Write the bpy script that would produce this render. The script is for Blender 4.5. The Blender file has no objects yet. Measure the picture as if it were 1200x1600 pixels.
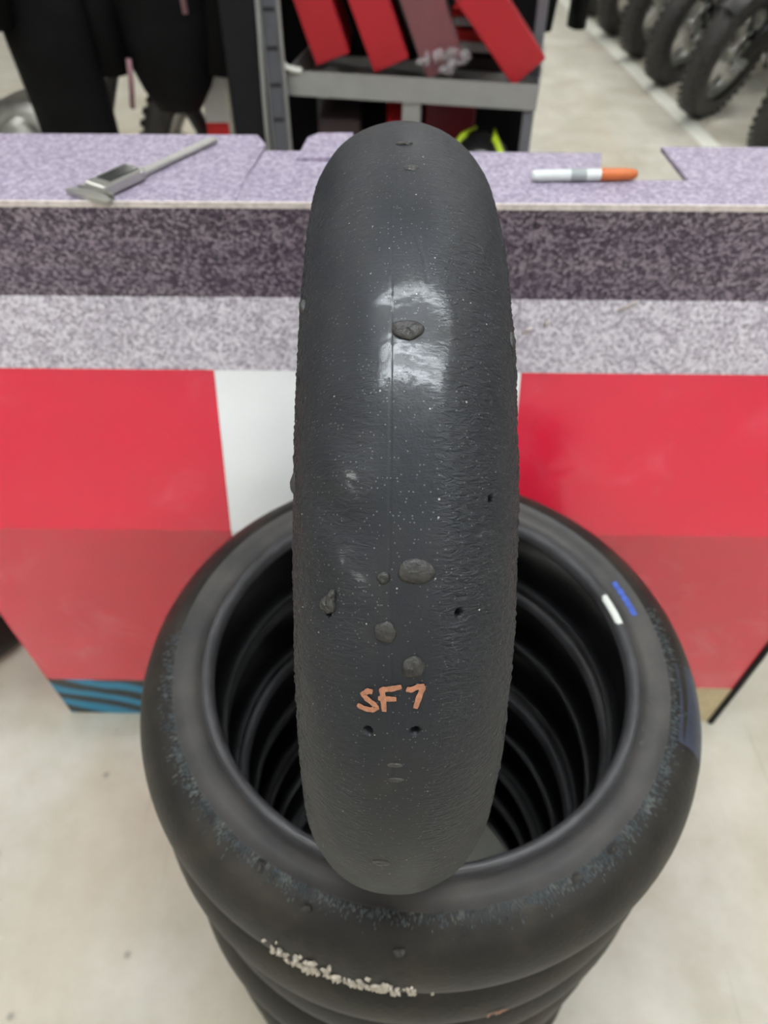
import bpy, math, random
import numpy as np
from mathutils import Vector, Matrix

C = bpy.context.scene.collection
SC = bpy.context.scene
R = math.radians
random.seed(7)
rng = np.random.default_rng(11)

# ------------------------------------------------------------------ camera, world, exposure
cam_d = bpy.data.cameras.new('camera')
cam = bpy.data.objects.new('camera', cam_d)
C.objects.link(cam)
cam.location = (0, 0, 1.49)
cam.rotation_euler = (R(90 - 45.5), 0, 0)
cam_d.sensor_fit = 'VERTICAL'
cam_d.sensor_height = 36.0
cam_d.sensor_width = 27.0
cam_d.lens = 1170.0 / 1600.0 * 36.0
cam_d.clip_start = 0.02
cam_d.dof.use_dof = True
cam_d.dof.focus_distance = 0.385
cam_d.dof.aperture_fstop = 8.0
SC.camera = cam

world = bpy.data.worlds.new('world')
SC.world = world
world.use_nodes = True
world.node_tree.nodes['Background'].inputs[0].default_value = (0.9, 0.95, 1.0, 1)
world.node_tree.nodes['Background'].inputs[1].default_value = 0.1

SC.view_settings.view_transform = 'Standard'
SC.view_settings.look = 'None'
SC.view_settings.gamma = 1.0
SC.view_settings.use_curve_mapping = False
SC.view_settings.exposure = 0.05
LAMP = 30.0          # general strip lights
LAMP_NEAR = 46.0     # narrow tubes right overhead

# ------------------------------------------------------------------ materials
def srgb(r, g, b):
    f = lambda c: (c / 255 / 12.92) if c / 255 <= 0.04045 else ((c / 255 + 0.055) / 1.055) ** 2.4
    return (f(r), f(g), f(b), 1)

class NT:
    """small node-tree helper"""
    def __init__(self, name):
        self.m = bpy.data.materials.new(name)
        self.m.use_nodes = True
        self.t = self.m.node_tree
        self.b = self.t.nodes['Principled BSDF']
    def n(self, typ, **kw):
        nd = self.t.nodes.new(typ)
        for k, v in kw.items():
            setattr(nd, k, v)
        return nd
    def l(self, a, b):
        self.t.links.new(a, b)
    def coord(self, which='Object', scale=(1, 1, 1)):
        tc = self.n('ShaderNodeTexCoord')
        mp = self.n('ShaderNodeMapping')
        mp.inputs['Scale'].default_value = scale
        self.l(tc.outputs[which], mp.inputs['Vector'])
        return mp.outputs['Vector']
    def noise(self, vec, scale, detail=3, rough=.55, dist=0):
        nd = self.n('ShaderNodeTexNoise')
        nd.inputs['Scale'].default_value = scale
        nd.inputs['Detail'].default_value = detail
        nd.inputs['Roughness'].default_value = rough
        nd.inputs['Distortion'].default_value = dist
        self.l(vec, nd.inputs['Vector'])
        return nd.outputs['Fac']
    def voro(self, vec, scale, out='Distance'):
        nd = self.n('ShaderNodeTexVoronoi')
        nd.inputs['Scale'].default_value = scale
        self.l(vec, nd.inputs['Vector'])
        return nd.outputs[out]
    def ramp(self, fac, stops):
        nd = self.n('ShaderNodeValToRGB')
        el = nd.color_ramp.elements
        while len(el) < len(stops):
            el.new(.5)
        for e, (p, c) in zip(el, stops):
            e.position = p
            e.color = c
        self.l(fac, nd.inputs['Fac'])
        return nd.outputs['Color']
    def math(self, op, a, b=None, clamp=False):
        nd = self.n('ShaderNodeMath', operation=op, use_clamp=clamp)
        for i, v in enumerate((a, b)):
            if v is None:
                continue
            if isinstance(v, (int, float)):
                nd.inputs[i].default_value = v
            else:
                self.l(v, nd.inputs[i])
        return nd.outputs[0]
    def maprange(self, v, a, b, c=0., d=1.):
        nd = self.n('ShaderNodeMapRange', interpolation_type='SMOOTHSTEP')
        for i, q in enumerate((a, b, c, d)):
            nd.inputs[i + 1].default_value = q
        self.l(v, nd.inputs[0])
        return nd.outputs[0]
    def mix(self, fac, a, b, blend='MIX'):
        nd = self.n('ShaderNodeMix', data_type='RGBA', blend_type=blend)
        for k, v in ((0, fac), (6, a), (7, b)):
            if isinstance(v, (int, float, tuple)):
                nd.inputs[k].default_value = v
            else:
                self.l(v, nd.inputs[k])
        return nd.outputs[2]
    def base(self, v):
        if isinstance(v, tuple):
            self.b.inputs['Base Color'].default_value = v
        else:
            self.l(v, self.b.inputs['Base Color'])
    def bump(self, h, dist, strength=1.):
        nd = self.n('ShaderNodeBump')
        nd.inputs['Strength'].default_value = strength
        nd.inputs['Distance'].default_value = dist
        self.l(h, nd.inputs['Height'])
        self.l(nd.outputs[0], self.b.inputs['Normal'])
    def set(self, rough=.5, metal=0., spec=.5, coat=0.):
        self.b.inputs['Roughness'].default_value = rough
        self.b.inputs['Metallic'].default_value = metal
        self.b.inputs['Specular IOR Level'].default_value = spec
        self.b.inputs['Coat Weight'].default_value = coat
        self.b.inputs['Coat Roughness'].default_value = .12

def plain(name, col, rough=.5, metal=0., spec=.5, var=.12, scale=40, coat=0.):
    """one colour with a little procedural mottling"""
    k = NT(name)
    v = k.coord('Object')
    f = k.noise(v, scale, 3)
    lo = tuple(c * (1 - var) for c in col[:3]) + (1,)
    hi = tuple(min(1, c * (1 + var)) for c in col[:3]) + (1,)
    k.base(k.ramp(f, [(.3, lo), (.7, hi)]))
    k.set(rough, metal, spec, coat)
    return k.m

def asphalt(name, dark, mid, light, scale, wide=None):
    k = NT(name)
    v = k.coord('Object')
    g = k.noise(v, scale * 1.3, 4, .7)
    vo = k.n('ShaderNodeTexVoronoi')
    vo.inputs['Scale'].default_value = scale * .9
    nz = k.n('ShaderNodeTexNoise')
    nz.inputs['Scale'].default_value = scale * .8
    k.l(v, nz.inputs['Vector'])
    warp = k.n('ShaderNodeVectorMath', operation='MULTIPLY_ADD')
    warp.inputs[1].default_value = (.004, .004, .004)
    k.l(nz.outputs['Color'], warp.inputs[0])
    k.l(v, warp.inputs[2])
    k.l(warp.outputs[0], vo.inputs['Vector'])
    sp = k.n('ShaderNodeSeparateColor')
    k.l(vo.outputs['Color'], sp.inputs[0])
    m = k.math('ADD', k.math('MULTIPLY', g, .55), k.math('MULTIPLY', sp.outputs[0], .42))
    col = k.ramp(m, [(.26, dark), (.46, mid), (.70, light)])
    if wide:
        w = k.noise(k.coord('Object', (.4, 1, 5)), 5, 2)
        col = k.mix(k.maprange(w, .35, .65, 0, .55), col, wide, 'MULTIPLY')
    k.base(col)
    k.set(.5, 0, .4)
    return k.m

M = {}
# worn slick tread; UV holds metres along the circumference (u) and across the tread (v)
def tread_material():
    k = NT('worn_slick_rubber')
    tc = k.n('ShaderNodeTexCoord')
    sep = k.n('ShaderNodeSeparateXYZ')
    k.l(tc.outputs['UV'], sep.inputs[0])
    v = sep.outputs[1]
    def uv(su, sv):
        mp = k.n('ShaderNodeMapping')
        mp.inputs['Scale'].default_value = (su, sv, 1)
        k.l(tc.outputs['UV'], mp.inputs['Vector'])
        return mp.outputs['Vector']
    rip = k.noise(uv(420, 150), 1, 3, .55, .8)
    fine = k.noise(uv(900, 700), 1, 3, .6)
    pit = k.noise(uv(240, 240), 1, 2)
    right = k.math('MULTIPLY', k.maprange(v, .008, .026), 1.7)
    left = k.math('MULTIPLY', k.maprange(v, -.014, -.026), .55)
    amp = k.math('ADD', k.math('ADD', right, left), .10)
    h = k.math('ADD', k.math('MULTIPLY', rip, amp), k.math('MULTIPLY', fine, .12))
    h = k.math('ADD', h, k.math('MULTIPLY', pit, .05))
    k.bump(h, .0015, .9)
    tone = k.noise(uv(16, 30), 1, 4, .6)
    col = k.ramp(tone, [(.3, srgb(23, 26, 32)), (.52, srgb(29, 32, 38)), (.75, srgb(40, 40, 41))])
    # dust flecks and lint caught in the rubber
    vo = k.n('ShaderNodeTexVoronoi')
    vo.inputs['Scale'].default_value = 1
    k.l(uv(210, 210), vo.inputs['Vector'])
    sc = k.n('ShaderNodeSeparateColor')
    k.l(vo.outputs['Color'], sc.inputs[0])
    fleck = k.math('MULTIPLY', k.math('LESS_THAN', vo.outputs['Distance'], k.math('MULTIPLY', sc.outputs[1], .13)), k.math('GREATER_THAN', sc.outputs[0], .72))
    col = k.mix(k.math('MULTIPLY', fleck, .65), col, srgb(190, 188, 182))
    v2 = k.n('ShaderNodeTexVoronoi')
    v2.inputs['Scale'].default_value = 1
    k.l(uv(620, 620), v2.inputs['Vector'])
    s2 = k.n('ShaderNodeSeparateColor')
    k.l(v2.outputs['Color'], s2.inputs[0])
    dust = k.math('MULTIPLY', k.math('LESS_THAN', v2.outputs['Distance'], .26), k.math('GREATER_THAN', s2.outputs[0], .80))
    col = k.mix(k.math('MULTIPLY', dust, .30), col, srgb(150, 150, 148))
    k.base(col)
    k.set(.5, 0, .5)
    k.b.inputs['Specular IOR Level'].default_value = .42
    rr = k.maprange(tone, .3, .7, .44, .54)
    k.l(rr, k.b.inputs['Roughness'])
    # one stretch of the crown is burnished and keeps a thin gloss
    u = sep.outputs[0]
    wob = k.math('MULTIPLY', k.math('SUBTRACT', k.noise(uv(60, 60), 1, 3), .5), .012)
    vv = k.math('ADD', v, wob)
    uu = k.math('ADD', u, k.math('MULTIPLY', wob, 1.2))
    def spot(v0, v1, v2, v3, u0, u1, u2, u3):
        a = k.math('MULTIPLY', k.maprange(vv, v0, v1), k.maprange(vv, v3, v2))
        return k.math('MULTIPLY', a, k.math('MULTIPLY', k.maprange(uu, u0, u1), k.maprange(uu, u3, u2)))
    gloss = k.math('MULTIPLY', spot(-.020, -.009, .010, .034, .265, .295, .340, .362), .62)
    gloss = k.math('ADD', gloss, k.math('MULTIPLY', spot(-.046, -.034, -.020, -.012, .236, .244, .252, .262), .40))
    gloss = k.math('ADD', gloss, k.math('MULTIPLY', spot(-.044, -.032, -.018, -.010, .186, .196, .206, .220), .40))
    k.l(gloss, k.b.inputs['Coat Weight'])
    k.b.inputs['Coat Roughness'].default_value = .12
    cb = k.n('ShaderNodeBump')
    cb.inputs['Distance'].default_value = .0011
    cb.inputs['Strength'].default_value = .11
    k.l(h, cb.inputs['Height'])
    k.l(cb.outputs[0], k.b.inputs['Coat Normal'])
    return k.m
M['tread'] = tread_material()

def scuffed_rubber(name, a, b, c, scale, rough, bump=.0006, bs=180, spec=.5):
    k = NT(name)
    v = k.coord('Object')
    f = k.noise(v, scale, 5, .6)
    k.base(k.ramp(f, [(.3, a), (.5, b), (.72, c)]))
    k.bump(k.noise(v, bs, 3, .6), bump)
    k.set(rough, 0, spec)
    return k.m
M['worn_tread'] = scuffed_rubber('worn_tread_rubber', srgb(22, 21, 20), srgb(32, 30, 27), srgb(50, 45, 38), 22, .5, .0006, 180, .35)
M['worn_tread_b'] = scuffed_rubber('dusty_tread_rubber', srgb(22, 21, 18), srgb(32, 30, 25), srgb(48, 43, 33), 18, .5, .0006, 180, .35)
M['sidewall'] = scuffed_rubber('sidewall_rubber', srgb(56, 55, 56), srgb(71, 69, 68), srgb(86, 82, 79), 14, .40, .0003, 90)
M['bead'] = scuffed_rubber('bead_rubber', srgb(56, 56, 58), srgb(68, 68, 71), srgb(80, 80, 83), 20, .36, .0001)
M['liner'] = scuffed_rubber('liner_rubber', srgb(20, 20, 22), srgb(26, 26, 28), srgb(34, 33, 33), 20, .42, .0004)
M['blob'] = scuffed_rubber('picked_up_rubber', srgb(34, 33, 32), srgb(46, 45, 43), srgb(62, 60, 57), 150, .46, .0009, 320)
M['grain'] = scuffed_rubber('torn_rubber', srgb(48, 53, 57), srgb(76, 84, 88), srgb(116, 120, 115), 90, .5, .0006, 400)
M['navy'] = scuffed_rubber('navy_patch', srgb(30, 36, 52), srgb(40, 46, 64), srgb(50, 54, 72), 60, .45, .0004)
M['copper_ink'] = plain('copper_marker_ink', srgb(166, 113, 86), .55, .0, .5, .25, 500)
M['blue_ink'] = plain('blue_crayon', srgb(66, 92, 176), .55, 0, .4, .25, 160)
M['white_ink'] = plain('white_paint_dash', srgb(226, 230, 222), .5, 0, .4, .05, 100)
M['lint'] = plain('pale_lint', srgb(190, 182, 170), .9, 0, .1, .2, 200)
M['hole'] = plain('hole_rubber', srgb(24, 25, 27), .4, 0, .5)

M['asphalt_top'] = asphalt('asphalt_print_lilac', srgb(122, 112, 130), srgb(146, 136, 156), srgb(178, 169, 185), 300)
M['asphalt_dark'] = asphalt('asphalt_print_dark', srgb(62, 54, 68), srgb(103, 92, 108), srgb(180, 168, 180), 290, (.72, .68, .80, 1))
M['asphalt_light'] = asphalt('asphalt_print_pale', srgb(146, 138, 151), srgb(196, 190, 201), srgb(234, 230, 236), 290)
def vinyl(name, col, scuff):
    k = NT(name)
    v = k.coord('Object')
    f = k.noise(v, 7, 5, .6, .6)
    k.base(k.mix(k.maprange(f, .52, .80, 0, .40), col, scuff))
    k.bump(k.noise(k.coord('Object', (1, .6, 1.6)), 5, 2, .5, .5), .012, .35)
    k.set(.17, 0, .95)
    return k.m
M['red_vinyl'] = vinyl('kerb_red_vinyl', srgb(224, 36, 66), srgb(230, 104, 120))
M['white_vinyl'] = vinyl('kerb_white_vinyl', srgb(250, 252, 254), srgb(232, 234, 234))
M['cream_board'] = plain('cream_board', srgb(206, 188, 150), .6)
M['pale_edge'] = plain('worn_board_edge', srgb(214, 204, 200), .7, 0, .3, .2, 120)
M['board_back'] = plain('grey_board', srgb(120, 116, 122), .8)
def teal():
    k = NT('teal_tyre_mark_print')
    v = k.coord('Object', (1, 1, 1))
    mp = k.n('ShaderNodeMapping')
    mp.inputs['Rotation'].default_value = (0, R(62), 0)
    k.l(v, mp.inputs['Vector'])
    w = k.n('ShaderNodeTexWave', wave_type='BANDS', bands_direction='X')
    w.inputs['Scale'].default_value = 5.2
    w.inputs['Distortion'].default_value = 5.5
    w.inputs['Detail'].default_value = 1.5
    k.l(mp.outputs[0], w.inputs['Vector'])
    k.base(k.ramp(w.outputs['Color'], [(.38, srgb(18, 22, 26)), (.52, srgb(10, 110, 150)), (.8, srgb(16, 138, 182))]))
    k.set(.35)
    return k.m
M['teal'] = teal()

def concrete():
    k = NT('polished_concrete')
    v = k.coord('Object')
    f = k.noise(v, 5, 6, .62)
    col = k.ramp(f, [(.28, srgb(186, 182, 164)), (.5, srgb(202, 200, 188)), (.72, srgb(216, 215, 205))])
    big = k.noise(k.coord('Object', (1.6, .35, 1)), 1.2, 3)
    col = k.mix(k.maprange(big, .46, .70, 0, .34), col, srgb(190, 168, 130))
    vo = k.n('ShaderNodeTexVoronoi')
    vo.inputs['Scale'].default_value = 16
    k.l(v, vo.inputs['Vector'])
    sc = k.n('ShaderNodeSeparateColor')
    k.l(vo.outputs['Color'], sc.inputs[0])
    spot = k.math('MULTIPLY', k.maprange(vo.outputs['Distance'], .17, .04), k.math('GREATER_THAN', sc.outputs[0], .74))
    col = k.mix(k.math('MULTIPLY', spot, .6), col, srgb(120, 114, 104))
    scr = k.noise(k.coord('Object', (30, 1.6, 1)), 1.5, 3)
    col = k.mix(k.maprange(scr, .62, .74, 0, .22), col, srgb(150, 142, 126))
    k.base(col)
    k.l(k.maprange(f, .3, .7, .38, .55), k.b.inputs['Roughness'])
    k.b.inputs['Specular IOR Level'].default_value = .4
    return k.m
M['concrete'] = concrete()
M['line_paint'] = plain('white_floor_paint', srgb(238, 240, 230), .6, 0, .3, .05, 12)
M['wall'] = plain('hall_wall_paint', srgb(206, 206, 202), .8, 0, .2, .03, 3)
M['ceiling'] = plain('hall_ceiling_paint', srgb(214, 214, 212), .85, 0, .2, .03, 3)
M['lamp_white'] = plain('lamp_housing_white', srgb(225, 225, 225), .4)
def emit(name, col, s):
    k = NT(name)
    k.base((.8, .8, .8, 1))
    k.b.inputs['Emission Color'].default_value = col
    k.b.inputs['Emission Strength'].default_value = s
    return k.m
M['lamp_glow'] = emit('lamp_diffuser', (1.0, .985, .96, 1), LAMP)
M['tube_glow'] = emit('lamp_tube', (.89, .955, 1.0, 1), LAMP_NEAR)

M['steel'] = plain('brushed_steel', srgb(176, 176, 172), .32, .85, .5, .08, 60)
M['chrome'] = plain('chrome', srgb(205, 206, 205), .16, 1., .5, .05, 10)
M['display'] = plain('dark_display', srgb(26, 32, 34), .15)
M['grey_metal'] = plain('grey_powder_coat', srgb(146, 148, 146), .42, .2, .5, .06, 20)
M['mid_grey'] = plain('mid_grey_metal', srgb(104, 108, 114), .45, .2, .5, .08, 20)
M['slot_dark'] = plain('slot_dark', srgb(34, 35, 38), .6)
M['black_board'] = plain('black_panel', srgb(22, 22, 25), .6, 0, .2)
M['charcoal'] = plain('charcoal_panel', srgb(16, 16, 18), .7, 0, .15)
M['black_cloth'] = scuffed_rubber('black_cloth', srgb(7, 7, 8), srgb(11, 11, 12), srgb(18, 18, 20), 9, .7, .004, 16, .12)
M['pink_stripe'] = plain('dusty_pink_piping', srgb(150, 112, 120), .6)
M['grey_stripe'] = plain('grey_piping', srgb(92, 92, 98), .6)
M['carton_red'] = plain('red_carton', srgb(166, 34, 42), .4, 0, .5, .06, 8)
M['carton_maroon'] = plain('maroon_carton', srgb(104, 28, 38), .4, 0, .5, .1, 8)
M['carton_dark'] = plain('dark_brown_carton', srgb(50, 40, 42), .5, 0, .4, .1, 8)
M['carton_white'] = plain('white_carton', srgb(214, 218, 218), .5, 0, .4, .03, 8)
M['bright_red'] = plain('bright_red_print', srgb(214, 36, 42), .4)
M['lime'] = plain('lime_accent', srgb(186, 214, 40), .4)
M['helmet_black'] = plain('gloss_black', srgb(22, 22, 24), .12, 0, .6)
M['pen_white'] = plain('pen_barrel_white', srgb(212, 218, 216), .35)
M['pen_grey'] = plain('pen_print_grey', srgb(150, 156, 156), .4)
M['pen_cap'] = plain('pen_cap_copper', srgb(190, 100, 48), .35)
M['bike_black'] = plain('bike_black', srgb(24, 24, 26), .35, .1)
M['bike_tyre'] = scuffed_rubber('bike_tyre_rubber', srgb(36, 35, 35), srgb(46, 45, 44), srgb(58, 56, 54), 25, .5, .0008, 120)
M['alloy'] = plain('cast_alloy', srgb(160, 162, 158), .34, .8, .5, .15, 20)
M['bike_red'] = plain('bike_red', srgb(176, 30, 34), .3)
M['bike_white'] = plain('bike_white', srgb(206, 208, 204), .3)
M['yellow_tag'] = plain('yellow_tag', srgb(206, 196, 84), .5)
def wrap():
    k = NT('clear_wrap')
    k.base((.95, .95, .96, 1))
    k.set(.12, 0, .7)
    k.b.inputs['Transmission Weight'].default_value = .0
    k.b.inputs['Alpha'].default_value = .07
    k.bump(k.noise(k.coord('Object'), 40, 3, .6, 1.), .02, .8)
    return k.m
M['wrap'] = wrap()
M['crumple'] = plain('crumpled_wrap', srgb(196, 190, 194), .15, 0, .8, .1, 60)
M['crumple'].node_tree.nodes['Principled BSDF'].inputs['Alpha'].default_value = .3

# ------------------------------------------------------------------ mesh helpers
def finish(name, verts, faces, mat, parent=None, smooth=True, uv=None):
    me = bpy.data.meshes.new(name)
    me.from_pydata([tuple(v) for v in verts], [], [tuple(f) for f in faces])
    if smooth:
        me.polygons.foreach_set('use_smooth', [True] * len(me.polygons))
    if uv is not None:
        lay = me.uv_layers.new(name='UVMap')
        li = np.empty(len(me.loops), dtype=np.int32)
        me.loops.foreach_get('vertex_index', li)
        lay.data.foreach_set('uv', np.asarray(uv, dtype=np.float32)[li].ravel())
    me.materials.append(M[mat] if isinstance(mat, str) else mat)
    me.update()
    o = bpy.data.objects.new(name, me)
    C.objects.link(o)
    if parent is not None:
        o.parent = parent
    return o

class MB:
    def __init__(self):
        self.v, self.f = [], []
    def add(self, vs, fs):
        b = len(self.v)
        self.v += [tuple(q) for q in vs]
        self.f += [tuple(i + b for i in q) for q in fs]
        return self
    def box(self, c, s, rot=None, bev=.0):
        """box with chamfered edges"""
        hx, hy, hz = s[0] / 2, s[1] / 2, s[2] / 2
        b = min(bev, hx * .9, hy * .9, hz * .9)
        T = Matrix.Rotation(0, 3, 'X') if rot is None else rot
        c = Vector(c)
        if b <= 0:
            vs = [Vector((x, y, z)) for x in (-hx, hx) for y in (-hy, hy) for z in (-hz, hz)]
            fs = [(0, 1, 3, 2), (4, 6, 7, 5), (0, 4, 5, 1), (2, 3, 7, 6), (0, 2, 6, 4), (1, 5, 7, 3)]
            return self.add([c + T @ q for q in vs], fs)
        vs, idx = [], {}
        for sx in (-1, 1):
            for sy in (-1, 1):
                for sz in (-1, 1):
                    for ax in range(3):
                        p = [sx * (hx - b), sy * (hy - b), sz * (hz - b)]
                        p[ax] = (sx * hx, sy * hy, sz * hz)[ax]
                        idx[(sx, sy, sz, ax)] = len(vs)
                        vs.append(Vector(p))
        fs = []
        S = (-1, 1)
        for s_ in S:
            fs.append([idx[(s_, a, d, 0)] for a, d in ((-1, -1), (1, -1), (1, 1), (-1, 1))][::s_])
            fs.append([idx[(a, s_, d, 1)] for a, d in ((-1, -1), (1, -1), (1, 1), (-1, 1))][::-s_])
            fs.append([idx[(a, d, s_, 2)] for a, d in ((-1, -1), (1, -1), (1, 1), (-1, 1))][::s_])
        for a in S:
            for d in S:
                fs.append([idx[(a, d, -1, 0)], idx[(a, d, 1, 0)], idx[(a, d, 1, 1)], idx[(a, d, -1, 1)]][::-a * d])
                fs.append([idx[(a, -1, d, 0)], idx[(a, 1, d, 0)], idx[(a, 1, d, 2)], idx[(a, -1, d, 2)]][::a * d])
                fs.append([idx[(-1, a, d, 1)], idx[(1, a, d, 1)], idx[(1, a, d, 2)], idx[(-1, a, d, 2)]][::-a * d])
                for e in S:
                    fs.append([idx[(a, d, e, 0)], idx[(a, d, e, 1)], idx[(a, d, e, 2)]][::a * d * e])
        return self.add([c + T @ q for q in vs], fs)
    def tube(self, pts, r, seg=10, caps=True):
        pts = [Vector(p) for p in pts]
        rs = r if isinstance(r, (list, tuple)) else [r] * len(pts)
        b = len(self.v)
        up = None
        for i, p in enumerate(pts):
            d = (pts[min(i + 1, len(pts) - 1)] - pts[max(i - 1, 0)]).normalized()
            if up is None:
                up = d.orthogonal().normalized()
            a = (up - d * up.dot(d)).normalized()
            up = a
            e = d.cross(a)
            for k in range(seg):
                t = 2 * math.pi * k / seg
                self.v.append(tuple(p + (a * math.cos(t) + e * math.sin(t)) * rs[i]))
        n = len(pts)
        for i in range(n - 1):
            for k in range(seg):
                k2 = (k + 1) % seg
                self.f.append((b + i * seg + k, b + i * seg + k2, b + (i + 1) * seg + k2, b + (i + 1) * seg + k))
        if caps:
            self.f.append(tuple(b + k for k in range(seg))[::-1])
            self.f.append(tuple(b + (n - 1) * seg + k for k in range(seg)))
        return self
    def loft(self, rings, seg=18, caps=True, wrinkle=0., seed=0):
        """rings: (centre, rx, ry) ellipses lying flat"""
        rn = random.Random(seed)
        ph = [rn.uniform(0, 6.28) for _ in range(6)]
        b = len(self.v)
        for i, (c, rx, ry) in enumerate(rings):
            for k in range(seg):
                t = 2 * math.pi * k / seg
                w = 1 + wrinkle * (math.sin(3 * t + ph[0] + i * .8) + .6 * math.sin(5 * t + ph[1] - i * 1.1))
                self.v.append((c[0] + rx * w * math.cos(t), c[1] + ry * w * math.sin(t), c[2]))
        n = len(rings)
        for i in range(n - 1):
            for k in range(seg):
                k2 = (k + 1) % seg
                self.f.append((b + i * seg + k, b + i * seg + k2, b + (i + 1) * seg + k2, b + (i + 1) * seg + k))
        if caps:
            self.f.append(tuple(b + k for k in range(seg))[::-1])
            self.f.append(tuple(b + (n - 1) * seg + k for k in range(seg)))
        return self
    def lathe(self, prof, seg=48, axis='Z', c=(0, 0, 0), closed=False):
        """prof: (radius, height) pairs turned about an axis"""
        b = len(self.v)
        n = len(prof)
        for k in range(seg):
            t = 2 * math.pi * k / seg
            for r, h in prof:
                q = (r * math.cos(t), r * math.sin(t), h)
                if axis == 'X':
                    q = (h, -r * math.cos(t), r * math.sin(t))
                elif axis == 'Y':
                    q = (r * math.cos(t), h, r * math.sin(t))
                self.v.append((q[0] + c[0], q[1] + c[1], q[2] + c[2]))
        for k in range(seg):
            k2 = (k + 1) % seg
            for i in range(n if closed else n - 1):
                j = (i + 1) % n
                self.f.append((b + k * n + i, b + k2 * n + i, b + k2 * n + j, b + k * n + j))
        return self
    def lump(self, c, rad, frame=None, seg=12, rings=7, rough=.1, seed=0, flat=1.):
        """irregular ellipsoid; frame = 3x3 matrix of axes"""
        rn = random.Random(seed)
        ph = [rn.uniform(0, 6.28) for _ in range(8)]
        T = frame or Matrix.Identity(3)
        c = Vector(c)
        b = len(self.v)
        for i in range(rings + 1):
            a = math.pi * i / rings
            for k in range(seg):
                t = 2 * math.pi * k / seg
                w = 1 + rough * (math.sin(2 * t + ph[0]) + .7 * math.sin(3 * t + ph[1] + 2 * a) + .5 * math.sin(5 * t + ph[2] - 3 * a) + .5 * math.sin(4 * a + ph[3]))
                p = Vector((math.sin(a) * math.cos(t) * rad[0] * w, math.sin(a) * math.sin(t) * rad[1] * w, math.cos(a) * rad[2] * w))
                self.v.append(tuple(c + T @ p))
        for i in range(rings):
            for k in range(seg):
                k2 = (k + 1) % seg
                self.f.append((b + i * seg + k, b + (i + 1) * seg + k, b + (i + 1) * seg + k2, b + i * seg + k2))
        return self
    def prism(self, poly, z0, z1):
        n = len(poly)
        b = len(self.v)
        self.v += [(x, y, z0) for x, y in poly] + [(x, y, z1) for x, y in poly]
        self.f.append(tuple(b + i for i in range(n))[::-1])
        self.f.append(tuple(b + n + i for i in range(n)))
        for i in range(n):
            j = (i + 1) % n
            self.f.append((b + i, b + j, b + n + j, b + n + i))
        return self
    def build(self, name, mat, parent=None, smooth=False):
        return finish(name, self.v, self.f, mat, parent, smooth)

def thing(name, label, cat, loc=(0, 0, 0), rz=0., group=None):
    o = bpy.data.objects.new(name, None)
    o.empty_display_size = .05
    C.objects.link(o)
    o.location = loc
    o.rotation_euler = (0, 0, rz)
    return tag(o, label, cat, group)
def tag(o, label, cat, group=None):
    o['label'] = label
    o['category'] = cat
    if group:
        o['group'] = group
    return o
def struct(o):
    o['kind'] = 'structure'
    return o
def dup(root, loc, rot, label, group=None):
    r = root.copy()
    C.objects.link(r)
    r.location = loc
    r.rotation_euler = rot
    tag(r, label, root['category'], group)
    for ch in list(root.children):
        c = ch.copy()
        C.objects.link(c)
        c.parent = r
        for g in list(ch.children):
            d = g.copy()
            C.objects.link(d)
            d.parent = c
    return r

# ------------------------------------------------------------------ the hall
struct(MB().box((0.4, 3.4, -.05), (12.4, 17.4, .1)).build('floor', 'concrete'))
struct(MB().box((0.4, 3.4, 3.45), (12.4, 17.4, .1)).build('ceiling', 'ceiling'))
struct(MB().box((-5.85, 3.4, 1.7), (.1, 17.4, 3.4)).build('wall_left', 'wall'))
struct(MB().box((6.65, 3.4, 1.7), (.1, 17.4, 3.4)).build('wall_right', 'wall'))
struct(MB().box((0.4, 12.15, 1.7), (12.4, .1, 3.4)).build('wall_back', 'wall'))
struct(MB().box((0.4, -5.35, 1.7), (12.4, .1, 3.4)).build('wall_front', 'wall'))
ln = MB().prism([(1.72, 4.0), (1.82, 4.0), (1.50, 8.6), (1.41, 8.6)], 0, .002).build('trim_1', 'line_paint')
struct(ln)
ln['label'] = 'white painted line along the aisle floor'

def ceiling_light(x, y, L, where, tubes=None):
    t = thing('ceiling_light', 'long white strip light on the ceiling ' + where, 'ceiling light', (x, y, 3.4), 0, 'ceiling strip lights')
    if tubes is None:
        MB().box((0, 0, -.025), (L + .06, .22, .05), None, .006).build('housing', 'lamp_white', t)
        MB().box((0, 0, -.055), (L, .17, .02), None, .004).build('diffuser', 'lamp_glow', t)
    else:
        MB().box((0, 0, -.025), (L + .06, max(tubes) - min(tubes) + .16, .05), None, .006).build('housing', 'lamp_white', t)
        for q in tubes:
            MB().box((0, q, -.065), (L, .05, .03), None, .008).build('tube', 'tube_glow', t)
ceiling_light(.20, .82, 2.2, 'over the counter', (0,))
ceiling_light(.20, .14, 2.2, 'over the tyre stack', (-.12, .12))
ceiling_light(-2.7, -1.2, 1.5, 'behind the viewer on the left')
ceiling_light(2.9, -1.3, 1.5, 'behind the viewer on the right, added for frontal light')  # unseen lamp added so upright faces get more frontal light
ceiling_light(-4.6, -2.6, 1.5, 'two rows behind the viewer on the left, added for frontal light')  # unseen lamp, added frontal fill
ceiling_light(2.6, -2.6, 1.5, 'two rows behind the viewer on the right, added for frontal light')  # unseen lamp, added frontal fill
ceiling_light(-3.5, -4.2, 1.5, 'far behind the viewer on the left')
ceiling_light(0.2, -4.0, 1.5, 'far behind the viewer in the middle, added for frontal light')  # unseen lamp added to light the counter front
ceiling_light(2.6, -4.0, 1.5, 'far behind the viewer on the right, added for frontal light')  # unseen lamp added to light the counter front
ceiling_light(-3.6, 1.0, 1.5, 'by the left wall, added for general light')  # this lamp and the next: unseen, added for general illumination
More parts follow.
